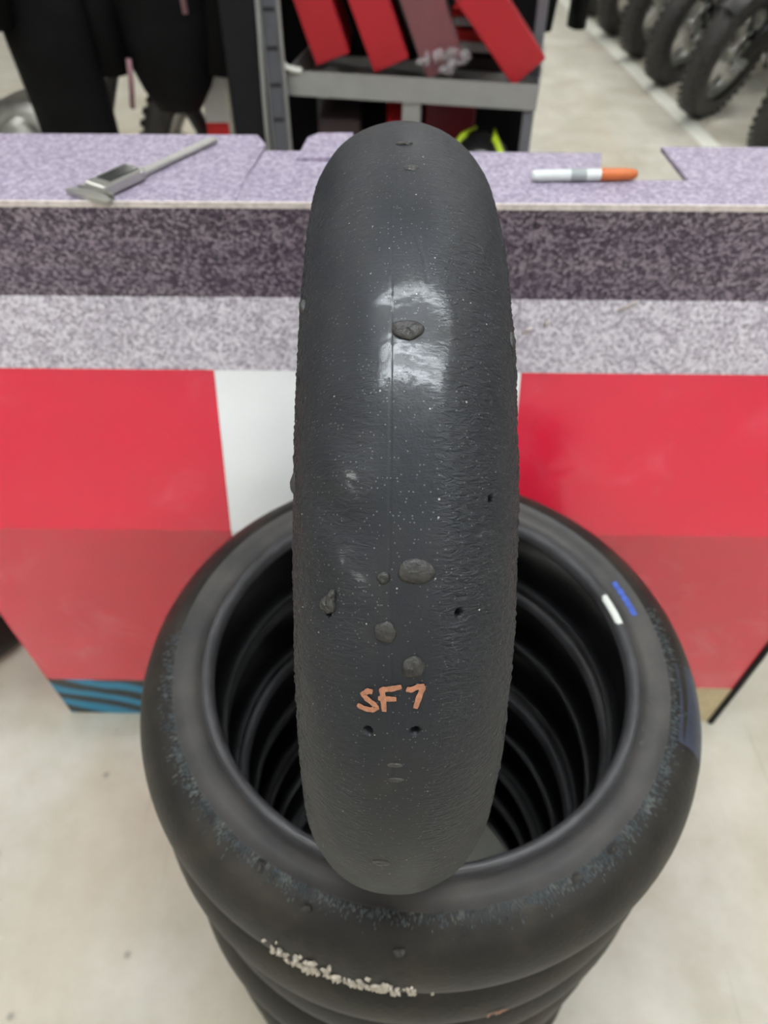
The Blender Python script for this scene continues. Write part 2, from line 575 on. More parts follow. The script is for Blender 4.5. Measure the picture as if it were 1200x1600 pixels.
ceiling_light(4.0, 1.2, 1.5, 'by the right wall, added for general light')
ceiling_light(-2.2, 3.4, 1.5, 'over the black garments, added to brighten the background')  # from here on: unseen lamps added to brighten the background floor
ceiling_light(2.4, 3.8, 1.5, 'over the nearest motorcycles, added to brighten the background')
ceiling_light(0.6, 5.2, 1.5, 'over the aisle beyond the shelf rack, added to brighten the background')
ceiling_light(3.6, 5.2, 1.5, 'over the rear of the motorcycle row, added to brighten the background')
ceiling_light(2.2, 6.6, 1.5, 'over the farther motorcycles, added to brighten the background')
ceiling_light(-1.4, 6.6, 1.5, 'beyond the black garments, added to brighten the background')
ceiling_light(1.0, 9.6, 1.5, 'at the far end of the hall, added to brighten the background')

# ------------------------------------------------------------------ standing slick tyre
TA, TB, RC = .0605, .053, .247          # half width, crown height, shoulder radius
def prof(phi):
    return TA * math.sin(phi), RC + TB * math.cos(phi)
tyre = thing('slick_tyre', 'worn black slick motorcycle tyre standing upright on the tyre stack, marked SF7 in copper ink', 'tyre', (.005, .46, .726))
tyre.rotation_euler = (0, R(.8), 0)
CZ = .3
def surf(th, w, off=0.):
    """point and normal on the tread; th degrees up from the viewer's side, w metres across"""
    phi = math.asin(max(-1, min(1, w / TA)))
    x, r = prof(phi)
    nx, nr = math.sin(phi) / TA, math.cos(phi) / TB
    l = math.hypot(nx, nr)
    nx, nr = nx / l, nr / l
    t = R(th)
    e = Vector((0, -math.cos(t), math.sin(t)))
    n = Vector((nx, 0, 0)) + e * nr
    return Vector((x, 0, CZ)) + e * r + n * off, n
def frame_at(th, w):
    n = surf(th, w)[1]
    t = R(th)
    u = Vector((0, math.sin(t), math.cos(t)))
    v = u.cross(n) * -1
    return Matrix((v, u, n)).transposed()

HOLES = [(46.27, .0404, .0017), (35.44, .0247, .0019), (23.03, -.0189, .0021), (23.45, .0049, .0021), (17.6, .0567, .0018), (34.7, -.0394, .0016), (60.0, -.0575, .0016)]
def build_tread():
    th = np.concatenate([np.arange(-24, 112, .17), np.arange(112, 336, 3.2)])
    ph = np.linspace(-math.pi / 2, math.pi / 2, 241)
    T, P = np.meshgrid(np.radians(th), ph, indexing='ij')
    X = TA * np.sin(P)
    Rr = RC + TB * np.cos(P)
    nx, nr = np.sin(P) / TA, np.cos(P) / TB
    l = np.hypot(nx, nr)
    nx, nr = nx / l, nr / l
    arc1 = np.concatenate([[0], np.cumsum(np.hypot(np.diff(TA * np.sin(ph)), np.diff(TB * np.cos(ph))))])
    arc1 = arc1 - arc1[-1] / 2
    arc = np.broadcast_to(arc1[None, :], T.shape)
    U = T * .3
    h = np.zeros_like(T)
    Td = np.degrees(T)
    # moulding seam a little left of the crown, a thin groove
    sx = np.interp(Td, [0, 21, 39, 57, 75, 90], [-.004, -.0068, -.0094, -.0096, -.0092, -.0033])
    sa = np.interp(sx, TA * np.sin(ph), arc1)
    h -= .00032 * np.exp(-((arc - sa) / .0004) ** 2) * ((Td > 14) & (Td < 93))
    # waves worn into the left shoulder
    wl = np.exp(-((arc + .036) / .016) ** 2)
    h += .0013 * wl * np.cos((Td - 48.5) / 9.0 * 2 * math.pi + (arc + .030) * 60) * np.exp(-((Td - 44) / 13) ** 2)
    # rubber torn up along both tread edges
    rr = rng.standard_normal(T.shape)
    for _ in range(2):
        rr = (rr + np.roll(rr, 1, 0) + np.roll(rr, -1, 0) + np.roll(rr, 1, 1) + np.roll(rr, -1, 1)) / 5
    rr /= rr.std()
    edge = np.clip((np.abs(arc) - .058) / .02, 0, 1)
    h += rr * (.000014 + .00030 * edge)
    # long soft unevenness
    h += .0003 * np.sin(U * 70 + arc * 40) * np.sin(arc * 90 + 1)
    # curved scratch near the top
    sy = np.interp(Td, [68, 70.8, 73.8], [.0088, .0065, .0024])
    h -= .0002 * np.exp(-((X - sy) / .0006) ** 2) * ((Td > 67.5) & (Td < 74.2))
    # wear-indicator holes
    for t0, w0, rad in HOLES:
        a0 = np.interp(w0, TA * np.sin(ph), arc1)
        d = np.hypot((T - math.radians(t0)) * .29, arc - a0)
        h -= .0055 * np.clip((rad * 1.25 - d) / (rad * .5), 0, 1)
    X = X + nx * h
    Rr = Rr + nr * h
    V = np.stack([X, -Rr * np.cos(T), CZ + Rr * np.sin(T)], -1).reshape(-1, 3)
    n, m = T.shape
    i = np.arange(n)
    j = np.arange(m - 1)
    I, J = np.meshgrid(i, j, indexing='ij')
    I2 = (I + 1) % n
    F = np.stack([I * m + J, I * m + J + 1, I2 * m + J + 1, I2 * m + J], -1).reshape(-1, 4)
    uv = np.stack([U, arc], -1).reshape(-1, 2)
    me_v, me_f = V.tolist(), F.tolist()
    return finish('tread', me_v, me_f, 'tread', tyre, True, uv)
build_tread()
def side_profile(s, w=TA):
    k = w / TA
    P = [(.247, .0605), (.240, .0600), (.2325, .0578), (.2305, .0560), (.2290, .0562), (.2265, .0590), (.2225, .0592), (.2190, .0570), (.2172, .0520), (.2168, .0440)]
    return [(r, s * h * k) for r, h in P]
def liner_profile(w=TA):
    k = w / TA
    P = [(.2168, -.044), (.2230, -.0420), (.2330, -.0500), (.2460, -.0525), (.2640, -.0480), (.2800, -.034), (.2870, -.016), (.2890, 0)]
    P = P + [(r, -h) for r, h in P[-2::-1]]
    return [(r, h * k) for r, h in P]
for s in (-1, 1):
    MB().lathe(side_profile(s), 128, 'X', (0, 0, CZ)).build('sidewall', 'sidewall', tyre, True)
MB().lathe(liner_profile(), 128, 'X', (0, 0, CZ)).build('inner_liner', 'liner', tyre, True)
# flattened beads of picked-up rubber
for i, (t0, w0, a, b, hgt, rg) in enumerate([
        (62.2, -.0013, .0074, .0058, .0026, .16), (39.56, .0036, .0086, .0066, .0028, .07), (38.9, -.0121, .0033, .0031, .0018, .08),
        (33.76, -.0109, .0057, .0052, .0026, .12), (30.35, .0030, .0053, .0062, .0027, .12), (35.7, -.0392, .0040, .0050, .0026, .25),
        (19.2, -.0050, .0040, .0016, .0012, .15), (17.2, -.0044, .0042, .0014, .0011, .15), (1.3, -.011, .0048, .0040, .0009, .25),
        (85.2, .0020, .0038, .0030, .0010, .3), (91.4, -.001, .0044, .0014, .0016, .35), (70.0, -.0570, .0030, .005, .0024, .2), (48.0, -.0590, .0030, .0060, .0022, .2), (65.1, .0560, .0028, .0060, .0024, .2), (36.6, -.0375, .0022, .003, .0022, .3)]):
    p, n = surf(t0, w0, -hgt * .05)
    MB().lump(p, (a, b, hgt * .95), frame_at(t0, w0), 26, 14, rg * .5, i + 3).build('rubber_blob', 'blob', tyre, True)

def ribbon(strokes, width, off, on, steps=4):
    """ink strokes that follow a surface; on(a, b, off) -> point, normal"""
    mb = MB()
    for st in strokes:
        pts = []
        for i in range(len(st) - 1):
            for k in range(steps):
                f = k / steps
                pts.append([st[i][q] * (1 - f) + st[i + 1][q] * f for q in range(2)])
        pts.append(list(st[-1]))
        P = [on(a, b, off) for a, b in pts]
        b0 = len(mb.v)
        for i, (p, n) in enumerate(P):
            d = (P[min(i + 1, len(P) - 1)][0] - P[max(i - 1, 0)][0]).normalized()
            s = d.cross(n).normalized()
            tip = .7 if i in (0, len(P) - 1) else 1
            w = width / 2 * tip * (1 + .10 * math.sin(i * 1.7))
            for q in (-1, -.4, .4, 1):
                mb.v.append(tuple(p + s * w * q))
        for i in range(len(P) - 1):
            for q in range(3):
                mb.f.append((b0 + i * 4 + q, b0 + i * 4 + q + 1, b0 + i * 4 + q + 5, b0 + i * 4 + q + 4))
    return mb
mm = .001
S_ = [(27.58, -16.65), (27.66, -18.63), (27.19, -21.41), (26.74, -19.4), (26.26, -15.8), (25.90, -14.6), (25.60, -16.97), (25.62, -20.57), (25.88, -24.2)]
F_ = [[(28.12, -12.3), (27.24, -11.5), (25.58, -10.8)], [(27.95, -12.6), (28.10, -8.0), (28.40, -2.6)], [(27.00, -13.9), (27.02, -9.5), (27.06, -5.0)]]
V_ = [[(28.18, -.2), (28.06, 1.8), (28.38, 5.3), (28.44, 8.6)], [(28.48, 8.2), (27.35, 6.2), (26.05, 4.4)]]
sc = lambda L: [(a, b * mm) for a, b in L]
for strokes in ([sc(S_)], [sc(q) for q in F_], [sc(q) for q in V_]):
    o = ribbon(strokes, .0029, .0005, surf).build('ink_letter', 'copper_ink', tyre, True)
    o['label'] = 'handwritten copper ink character'

# ------------------------------------------------------------------ stack of lying tyres
NT_, PITCH, HW = 7, .1175, .0585
RC2, TB2 = .2575, .0425
def ring_prof(hw):
    return [(RC2 + TB2 * math.cos(a), hw * math.sin(a)) for a in [-math.pi / 2 + math.pi * i / 40 for i in range(41)]]
def flat_side(s, hw):
    P = [(.2575, .0585), (.2555, .0583), (.2545, .0576), (.246, .0574), (.238, .0562), (.2330, .0545), (.2310, .0510), (.2290, .0505), (.2276, .0555), (.2248, .0580), (.2218, .0576), (.2192, .0556), (.2174, .0510), (.2168, .0440)]
    return [(r, s * h * hw / .0585) for r, h in P]
def lying_tyre(name, label, loc, rz, hw=HW, seg=128, tmat='worn_tread', group=None):
    t = thing(name, label, 'tyre', loc, rz, group)
    MB().lathe(ring_prof(hw), seg, 'Z', (0, 0, hw)).build('tread', tmat, t, True)
    for s in (-1, 1):
        mb = MB().lathe(flat_side(s, hw)[:8], seg, 'Z', (0, 0, hw)).build('sidewall', 'sidewall', t, True)
        MB().lathe(flat_side(s, hw)[7:], seg, 'Z', (0, 0, hw)).build('bead', 'bead', t, True)
    MB().lathe(liner_profile(hw), seg, 'Z', (0, 0, hw)).build('inner_liner', 'liner', t, True)
    return t
SX, SY = .0375, .453
words = ['bottom', 'second lowest', 'third lowest', 'middle', 'third from the top', 'second from the top']
for i in range(NT_ - 1):
    jx, jy = [(.004, -.003), (-.005, .004), (.003, .005), (-.004, -.004), (.005, .002), (-.003, -.002)][i]
    q = lying_tyre('slick_tyre', 'flat-lying black slick tyre, %s of the stack on the floor' % words[i], (SX + jx, SY + jy, i * PITCH), R(40 * i), HW, 112, 'worn_tread_b' if i % 2 else 'worn_tread', 'slick tyres stacked flat')
    second = q
top = lying_tyre('slick_tyre', 'topmost flat-lying tyre of the stack, blue and white dashes on its sidewall', (SX, SY, (NT_ - 1) * PITCH), 0, HW, 256, 'worn_tread', 'slick tyres stacked flat')

def torus_surf(phi_deg, w, off=0.):
    """point on the tread of a lying tyre; w height from its middle"""
    a = math.asin(max(-1, min(1, w / HW)))
    nx, nr = math.sin(a) / HW, math.cos(a) / TB2
    l = math.hypot(nx, nr)
    t = R(phi_deg)
    e = Vector((math.cos(t), math.sin(t), 0))
    n = e * (nr / l) + Vector((0, 0, nx / l))
    return Vector((0, 0, HW + HW * math.sin(a))) + e * (RC2 + TB2 * math.cos(a)) + n * off, n
def side_surf(phi_deg, r, off=0.):
    P = sorted(flat_side(1, HW))
    h = np.interp(r, [q[0] for q in P], [q[1] for q in P])
    t = R(phi_deg)
    return Vector((r * math.cos(t), r * math.sin(t), HW + h + off)), Vector((0, 0, 1))
def patch(rows, off, on, name, mat, parent, label=None):
    """curved patch: rows = list of (a, b0, b1) swept along a"""
    mb = MB()
    m = 9
    for a, b0, b1 in rows:
        for k in range(m):
            mb.v.append(tuple(on(a, b0 + (b1 - b0) * k / (m - 1), off)[0]))
    for i in range(len(rows) - 1):
        for k in range(m - 1):
            mb.f.append((i * m + k, i * m + k + 1, (i + 1) * m + k + 1, (i + 1) * m + k))
    o = mb.build(name, mat, parent, True)
    if label:
        o['label'] = label
    return o
# paint and crayon marks on the sidewall
patch([(a, .2400 + .0006 * math.sin(a * 3), .2462 + .0005 * math.sin(a * 2.1)) for a in np.linspace(10.5, 22.0, 24)], .0009, side_surf, 'crayon_mark', 'blue_ink', top, 'blue crayon dash')
patch([(a, .2188 if 9 < a < 18 else .2200, .2262) for a in np.linspace(8.4, 18.8, 24)], .0012, side_surf, 'paint_mark', 'white_ink', top, 'white paint dash')
patch([(a, HW * math.sin(R(q)), HW * math.sin(R(78))) for a, q in zip(np.linspace(-23, -3.5, 26), list(np.linspace(8, -6, 26)))], .0006, torus_surf, 'rubber_patch', 'navy', top, 'dark navy patch of fresher rubber')
# raised characters moulded on the sidewall
mb = MB()
def emboss(cen, r0, sh):
    return ribbon([[(cen + a, r0 + b) for a, b in st] for st in sh], .0016, .0009, side_surf, 3)
for cen, r0, sh in ((-15.0, .238, [[(-1.1, -.004), (-1.1, .005), (1.1, -.004), (1.1, .005)]]), (-22.5, .238, [[(-1.2, -.004), (0, .005), (1.2, -.004), (-1.2, -.004)]]), (-27, .238, [[(-1, 0), (0, .004), (1, 0), (0, -.004), (-1, 0)]])):
    emboss(cen, r0, sh).build('moulded_mark', 'sidewall', top, True)
# torn rubber along the shoulder
mb = MB()
for k in range(2800):
    a = rng.uniform(-185, 12)
    dens = .35 + .65 * math.exp(-((abs(a + 92) - 40) / 30) ** 2)
    if rng.random() > dens:
        continue
    w = HW * (math.sin(R(90 - abs(rng.normal(0, 8)))))
    p, n = torus_surf(a, w, .0002)
    rad = rng.uniform(.0003, .0011)
    tdir = Vector((-math.sin(R(a)), math.cos(R(a)), 0))
    ax = tdir.cross(n)
    mb.lump(p, (rad * .8, rad * rng.uniform(1.2, 3.2), rad * .9), Matrix((tdir, ax, n)).transposed(), 6, 4, .2, k)
o = mb.build('torn_rubber', 'grain', top, True)
o['kind'] = 'stuff'
for k, (a, q) in enumerate([(-123, 84), (-61.4, 84), (-52, 85), (-95, 52), (-112, 70)]):
    p, n = torus_surf(a, HW * math.sin(R(q)), .0005)
    MB().lump(p, (.0045, .0045, .0032), None, 14, 8, .2, k).build('rubber_blob', 'blob', top, True)
# pale lint clinging low on the near side
mb = MB()
for k in range(110):
    a = -120 + 34 * rng.beta(2.0, 2.6)
    w = HW * rng.normal(-.02, .17) - .010 * (a + 105) / 15 * .2
    p, n = torus_surf(a, w, .0008)
    rad = rng.uniform(.0012, .0036)
    mb.lump(p, (rad, rad * .9, rad * rng.uniform(.8, 1.6)), None, 6, 4, .3, k)
o = mb.build('lint', 'lint', top, True)
o['kind'] = 'stuff'
o['label'] = 'clump of pale lint'
# faint copper ink on the tyre below
o = ribbon([[(-77.6 + a, -.004 + b) for a, b in st] for st in ([(0, 0), (.0, .012), (1.6, .012), (1.6, 0)], [(2.2, 0), (2.2, .013), (3.6, .008), (2.3, .005)])], .0024, .0012, torus_surf).build('ink_letter', 'copper_ink', second, True)
o.rotation_euler = (0, 0, -second.rotation_euler[2])
o['label'] = 'faint copper ink scrawl'

# ------------------------------------------------------------------ printed display counter
CT = .833
ctr = thing('display_counter', 'display counter printed with grey asphalt and red and white race kerb', 'counter', (0, CT, 0), R(-.92))
XL, XR = -.69, .71
def slab(y0, z0, y1, z1, x0, x1, name, mat, th=.006, lift=0., parent=ctr, nx=1):
    """board between two cross-section points, seen from the front"""
    d = Vector((0, y1 - y0, z1 - z0)).normalized()
    n = Vector((0, -d.z, d.y))            # outward, towards the viewer
    a, b = Vector((0, y0 - CT, z0)) + n * lift, Vector((0, y1 - CT, z1)) + n * lift
    mb = MB()
    for x in (x0, x1):
        for q in (a, b, b - n * th, a - n * th):
            mb.v.append((x, q.y, q.z))
    mb.f += [(0, 1, 5, 4)[::-1], (1, 2, 6, 5)[::-1], (2, 3, 7, 6)[::-1], (3, 0, 4, 7)[::-1], (0, 3, 2, 1)[::-1], (4, 5, 6, 7)[::-1]]
    return mb.build(name, mat, parent)
# profile: floor, base strip top, fold, kerb top, step, counter edge
PB, P1, P2, P3, P4, P5 = (.833, .0), (.820, .156), (.785, .646), (.861, .890), (.888, .986), (.860, 1.118)
KW, KR = -.2355, .188
slab(*PB, *P1, XL, .45, 'base_board', 'teal')
slab(*PB, *P1, .4505, XR, 'base_board', 'cream_board')
for x0, x1, m in ((XL, KW, 'red_vinyl'), (KW + .0004, KR, 'white_vinyl'), (KR + .0004, XR, 'red_vinyl')):
    slab(*P1, *P2, x0, x1, 'lower_panel', m)
    slab(*P2, *P3, x0, x1, 'kerb_panel', m)
for x0, x1 in ((XL, .1775), (.1783, XR)):
    slab(*P3, *P4, x0, x1, 'asphalt_strip', 'asphalt_light')
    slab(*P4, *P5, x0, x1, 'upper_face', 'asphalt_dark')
# vertical sides and a black corner strip
for x, s in ((XL, 1), (XR, -1)):
    poly = [(PB[0], 0), P1, P2, P3, P4, P5, (1.03, 1.118), (1.03, 0)]
    mb = MB()
    n = len(poly)
    for dx in (.0, .006 * s):
        mb.v += [(x + dx + .001 * s, y - CT + .006, max(z, 0)) for y, z in poly]
    mb.f.append(tuple(range(n)))
    mb.f.append(tuple(range(n, 2 * n))[::-1])
    for i in range(n):
        j = (i + 1) % n
        mb.f.append((i, j, n + j, n + i))
    mb.build('side_panel', 'red_vinyl' if x < 0 else 'board_back', ctr)
mb = MB()
for (y0, z0), (y1, z1) in ((PB, P1), (P1, P2)):
    mb.tube([(XR + .004, y0 - CT, z0), (XR + .004, y1 - CT, z1)], .007, 8)
mb.build('corner_trim', 'black_board', ctr)
# top: front strip and loose flaps of different depth
ZT = 1.118
def flap(poly, z, th, mat='asphalt_top', name='top_panel'):
    return MB().prism([(x, y - CT) for x, y in poly], z, z + th).build(name, mat, ctr)
flap([(-.1715, .8585), (XR, .8585), (XR, .93), (-.1715, .93)], ZT, .006)
flap([(XL, .8585), (-.172, .8585), (-.172, .9302), (-.166, .968), (-.160, 1.040), (-.176, 1.074), (XL, 1.074)], ZT, .0062)
flap([(-.1715, .9302), (.262, .9302), (.281, 1.026), (-.1595, 1.026)], ZT - .003, .006)
flap([(-.114, .992), (-.050, .992), (-.046, 1.082), (-.092, 1.080), (-.106, 1.064)], ZT + .0032, .004)
flap([(.368, .9302), (XR, .9302), (XR, 1.040), (.362, 1.040)], ZT, .006)
MB().box((0.01, .8570 - CT, ZT + .0035), (XR - XL, .003, .007)).build('edge_strip', 'pale_edge', ctr)
# peeled bits of print
for k, (x, f, L, a) in enumerate([(.318, .93, .030, 35), (.190, .60, .016, 40), (.215, .70, .012, 70)]):
    y, z = P3[0] + (P4[0] - P3[0]) * f - CT, P3[1] + (P4[1] - P3[1]) * f
    MB().tube([(x - L / 2 * math.cos(R(a)), y - .001, z - L / 2 * math.sin(R(a))), (x, y - .004, z + .003), (x + L / 2 * math.cos(R(a)), y - .002, z + L / 2 * math.sin(R(a)))], [.0012, .0022, .0012], 6).build('peeled_scrap', 'pale_edge', ctr, True)

# ------------------------------------------------------------------ on the counter: caliper and pen
cal = thing('digital_caliper', 'steel digital caliper lying on the left of the counter top', 'caliper', (-.338, .874, ZT + .0062), math.atan2(-.53, .85))
# local +y runs along the beam, away from the viewer
MB().box((.004, .105, .0045), (.014, .205, .004), None, .0006).build('beam', 'steel', cal)
b = MB().box((.002, .036, .0085), (.034, .066, .013), None, .002).build('slider', 'steel', cal)
MB().box((.002, .040, .0154), (.023, .046, .0012), None, .0003).build('display', 'display', b)
MB().prism([(-.032, -.012), (.036, -.012), (.036, -.004), (.014, .003), (-.012, .003), (-.032, -.006)], .001, .007).build('fixed_jaw', 'steel', cal)
MB().prism([(-.030, .004), (.030, .004), (.020, .012), (-.020, .012)], .001, .007).build('sliding_jaw', 'steel', cal)
MB().lathe([(0, 0), (.004, 0), (.0045, .001), (.0045, .005), (.004, .006), (0, .006)], 16, 'Z', (.016, .064, .008)).build('thumb_screw', 'chrome', cal, True)

pen = thing('marker_pen', 'white marker pen with a copper orange cap lying on the counter', 'pen', (.242, .9215, ZT + .0135), R(2))
MB().lathe([(0, -.0645), (.0045, -.0645), (.0058, -.062), (.0062, -.058), (.0066, -.02), (.0068, .0185)], 20, 'X').build('barrel', 'pen_white', pen, True)
MB().lathe([(.00655, -.018), (.00690, -.017), (.00695, .000), (.0067, .001)], 20, 'X').build('print_band', 'pen_grey', pen, True)
MB().lathe([(.0068, .0185), (.0073, .0185), (.0074, .022), (.0070, .048), (.0062, .058), (.0046, .0625), (0, .0630)], 20, 'X').build('cap', 'pen_cap', pen, True)

# ------------------------------------------------------------------ tyres left of the counter
for i in range(2):
    lying_tyre('slick_tyre', 'flat-lying black tyre on the floor left of the counter, %s of the pair' % ('lower' if i == 0 else 'upper'), (-1.10 + .01 * i, 1.17, i * .119), 0, .059, 72, 'worn_tread', 'tyres left of the counter')

# ------------------------------------------------------------------ shelf rack with red cartons
rack = thing('shelf_rack', 'grey metal shelf rack behind the counter holding red cartons', 'shelf', (.075, 2.40, 0), R(-11))
def tray(z, name):
    t = MB()
    t.box((0, .20, z + .004), (.73, .40, .006))
    t.box((0, -.002, z + .033), (.735, .004, .067))
    t.box((-.366, .20, z + .033), (.004, .40, .067))
    t.box((.366, .20, z + .033), (.004, .40, .067))
    return t.build(name, 'grey_metal', rack)
tray(.765, 'shelf_tray')
tray(.40, 'shelf_tray')
tray(.08, 'shelf_tray')
MB().box((.005, .010, .39), (.055, .012, .75), None, .002).build('centre_post', 'grey_metal', rack)
MB().box((.345, .30, .9), (.032, .032, 1.8), None, .003).build('upright', 'mid_grey', rack)
MB().box((.345, .02, .39), (.026, .026, .75), None, .003).build('front_leg', 'mid_grey', rack)
MB().box((-.345, .30, .9), (.032, .032, 1.8), None, .003).build('upright', 'mid_grey', rack)
MB().box((-.125, .42, .95), (.93, .012, 1.7)).build('added_dark_backing', 'charcoal', rack)  # dark sheet added to darken the background behind the cartons
MB().tube([(-.372, -.012, .850), (-.362, -.014, .842), (-.340, -.012, .836), (-.32, -.006, .834)], .008, 8).build('label_curl', 'white_ink', rack, True)

def carton(name, label, bl, w, L, lean, y, d, mat, group=None, print_=None):
    """flat box leaning to the left; bl = lower left corner in x, z"""
    t = thing(name, label, 'box', (bl[0], y, bl[1]), 0, group)
    t.rotation_euler = (0, R(-lean), 0)
    MB().box((w / 2, d / 2, L / 2), (w, d, L), None, .003).build('body', mat, t)
    MB().box((w / 2, -.0008, L - .02), (w * .96, .0016, .004)).build('lid_seam', 'carton_maroon', t)
    return t
g = 'red cartons leaning on the shelf'
carton('carton', 'red carton leaning at the left end of the shelf tray', (-.200, .835), .105, .36, 18.5, 2.49, .24, 'carton_red', g)
carton('carton', 'red carton second from the left on the shelf tray', (-.028, .826), .108, .36, 21.5, 2.45, .24, 'carton_red', g)
w3 = carton('carton', 'dark maroon carton in clear plastic wrap on the shelf tray', (.126, .818), .115, .36, 23, 2.42, .24, 'carton_maroon', g)
MB().box((.0575, .12, .18), (.121, .246, .366), None, .004).build('plastic_wrap', 'wrap', w3)
mb = MB()
for k in range(14):
    mb.lump((rng.uniform(.0, .12), rng.uniform(-.02, -.006), rng.uniform(.0, .06)), (rng.uniform(.008, .02), .010, rng.uniform(.006, .014)), None, 8, 5, .3, k)
mb.build('wrap_crumple', 'crumple', w3, True)
carton('carton', 'red carton leaning steeply at the right end of the shelf tray', (.371, .812), .110, .29, 41, 2.375, .24, 'carton_red', g)
bk = thing('leaflet_stack', 'red and white leaflets stacked between the cartons', 'leaflets', (.30, 2.715, .772), R(-11))
for k, (m, z) in enumerate((('carton_dark', .0), ('carton_white', .045), ('bright_red', .075), ('carton_white', .115), ('bright_red', .135))):
    MB().box((.004 * (k % 2), 0, z + .02), (.17, .08, .038 if k < 1 else .028), None, .002).build('leaflet_pile', m, bk)
# boxes and helmet on the lower tray
q = tag(MB().box((-.14, 2.62, .545), (.13, .2, .27), None, .004).build('carton', 'carton_dark'), 'dark brown carton on the lower shelf tray at the left', 'box', 'cartons on the lower tray')
q = tag(MB().box((.035, 2.60, .545), (.05, .2, .27), None, .003).build('carton', 'bright_red'), 'thin bright red carton standing on the lower shelf tray', 'box', 'cartons on the lower tray')
q = tag(MB().box((.215, 2.69, .555), (.16, .16, .29), None, .004).build('carton', 'carton_maroon'), 'wide maroon carton behind the helmet on the lower shelf tray', 'box', 'cartons on the lower tray')
hel = thing('helmet', 'gloss black helmet with lime stripes on the lower shelf tray', 'helmet', (.30, 2.455, .409), R(-20))
MB().lump((0, 0, .130), (.105, .105, .130), None, 28, 16, .0, 1).build('shell', 'helmet_black', hel, True)
MB().box((0, -.088, .125), (.15, .04, .06), None, .015).build('visor', 'display', hel, True)
for s in (-1, 1):
    MB().tube([(s * .100, -.045, .14), (s * .085, -.040, .200), (s * .050, -.020, .246), (s * .03, .05, .250)], [.004, .011, .011, .004], 8).build('stripe', 'lime', hel, True)

# ------------------------------------------------------------------ black post, slotted upright, white carton
pp = tag(MB().box((-.397, 2.42, .9), (.106, .03, 1.8), None, .003).build('display_board', 'black_board'), 'tall narrow black display board beside the shelf rack', 'board')
up = thing('slotted_upright', 'grey slotted metal upright between the black panel and the rack', 'upright', (-.318, 2.44, 0))
MB().box((0, .012, .9), (.060, .004, 1.8)).build('web', 'mid_grey', up)
for s in (-1, 1):
    MB().box((s * .0275, 0, .9), (.008, .024, 1.8), None, .001).build('flange', 'grey_metal', up)
for k in range(15):
    MB().box((-.002, .0095, .32 + k * .0952), (.032, .002, .010)).build('slot', 'slot_dark', up)
cable = tag(MB().tube([(-.344, 2.395, z) for z in (0.0,)] + [(-.346 + .006 * math.sin(z * 7), 2.394, z) for z in np.linspace(.06, 1.75, 20)], .006, 8).build('cable', 'grey_metal', None, True), 'pale grey cable running down beside the slotted upright', 'cable')
wc = thing('carton', 'white carton with a red lower band left of the black panel', 'box', (-.532, 2.75, 0))
MB().box((0, 0, .31), (.12, .16, .62), None, .003).build('lower_band', 'bright_red', wc)
MB().box((0, 0, .70), (.12, .16, .16), None, .003).build('upper_body', 'carton_white', wc)

# ------------------------------------------------------------------ garments
rail = thing('garment_rail', 'metal rail carrying the black garments', 'rail', (0, 0, 0))
MB().tube([(-1.55, 2.30, 1.78), (-.47, 2.603, 1.78)], .014, 10).build('bar', 'steel', rail, True)
for x, y in ((-1.52, 2.308), (-.49, 2.597)):
    MB().tube([(x, y, .012), (x, y, 1.78)], .013, 10).build('post', 'steel', rail, True)
    MB().box((x, y, .012), (.05, .14, .022), None, .004).build('foot', 'steel', rail)
def trousers(x, y, w, ztop, zbot, label, rz=0., stripe=None, gap=.0, legs=2, group='black garments on the rail'):
    t = thing('trousers', label, 'trousers', (x, y, zbot), rz, group)
    H_ = ztop - zbot
    for s in ((-1, 1) if legs == 2 else (0,)):
        rings = []
        for i in range(13):
            f = i / 12
            rings.append(((s * (w * .52 + gap * (1 - f)) + .012 * math.sin(f * 7 + s), .01 * math.sin(f * 9 + s), H_ * f * .98), w * (.46 + .08 * f), .055 + .03 * f))
        leg = MB().loft(rings, 20, True, .035, 3 + s).build('leg', 'black_cloth', t, True)
    MB().loft([((0, 0, H_ * .82), w * 1.0, .088), ((0, 0, H_ * .93), w * .96, .08), ((0, 0, H_), w * .86, .07)], 22, True, .02, 5).build('waist', 'black_cloth', t, True)
    MB().tube([(0, 0, H_ - .01), (0, 0, 1.78 - zbot - .02), (.0, 0, 1.78 - zbot + .016)], .004, 6).build('hanger', 'steel', t, True)
    return t
def jacket(x, y, w, ztop, zbot, label, rz=0., stripes=True, group='black garments on the rail'):
    t = thing('jacket', label, 'jacket', (x, y, zbot), rz, group)
    H_ = ztop - zbot
    rg = []
    for i in range(15):
        f = i / 14
        k = math.sin(min(1, f * 3.2 + .32) * math.pi / 2)
        sh = 1 if f < .8 else math.cos((f - .8) / .2 * 1.25)
        rg.append(((.008 * math.sin(f * 8), .0, H_ * f), w * (.80 + .20 * f) * k * max(sh, .3), (.10 + .02 * math.sin(f * 5)) * k * max(sh, .4)))
    MB().loft(rg, 28, True, .02, 9).build('body', 'black_cloth', t, True)
    for s in (-1, 1):
        pts = [(s * (w * .80), .0, H_ * .90), (s * w * 1.02, -.01, H_ * .70), (s * w * 1.06, -.03, H_ * .42), (s * w * .98, -.045, H_ * .12)]
        MB().tube(pts, [.075, .075, .066, .052], 16).build('sleeve', 'black_cloth', t, True)
    if stripes:
        MB().tube([(w * .52, -.108, H_ * .30), (w * .50, -.112, H_ * .55), (w * .46, -.100, H_ * .85)], .008, 8).build('piping', 'pink_stripe', t, True)
        MB().tube([(-w * .78, -.055, .02), (-w * .66, -.080, .10), (-w * .60, -.09, .16)], .008, 8).build('piping', 'pink_stripe', t, True)
    MB().tube([(0, 0, H_ - .02), (0, 0, 1.78 - zbot - .02), (0, 0, 1.78 - zbot + .016)], .004, 6).build('hanger', 'steel', t, True)
    return t
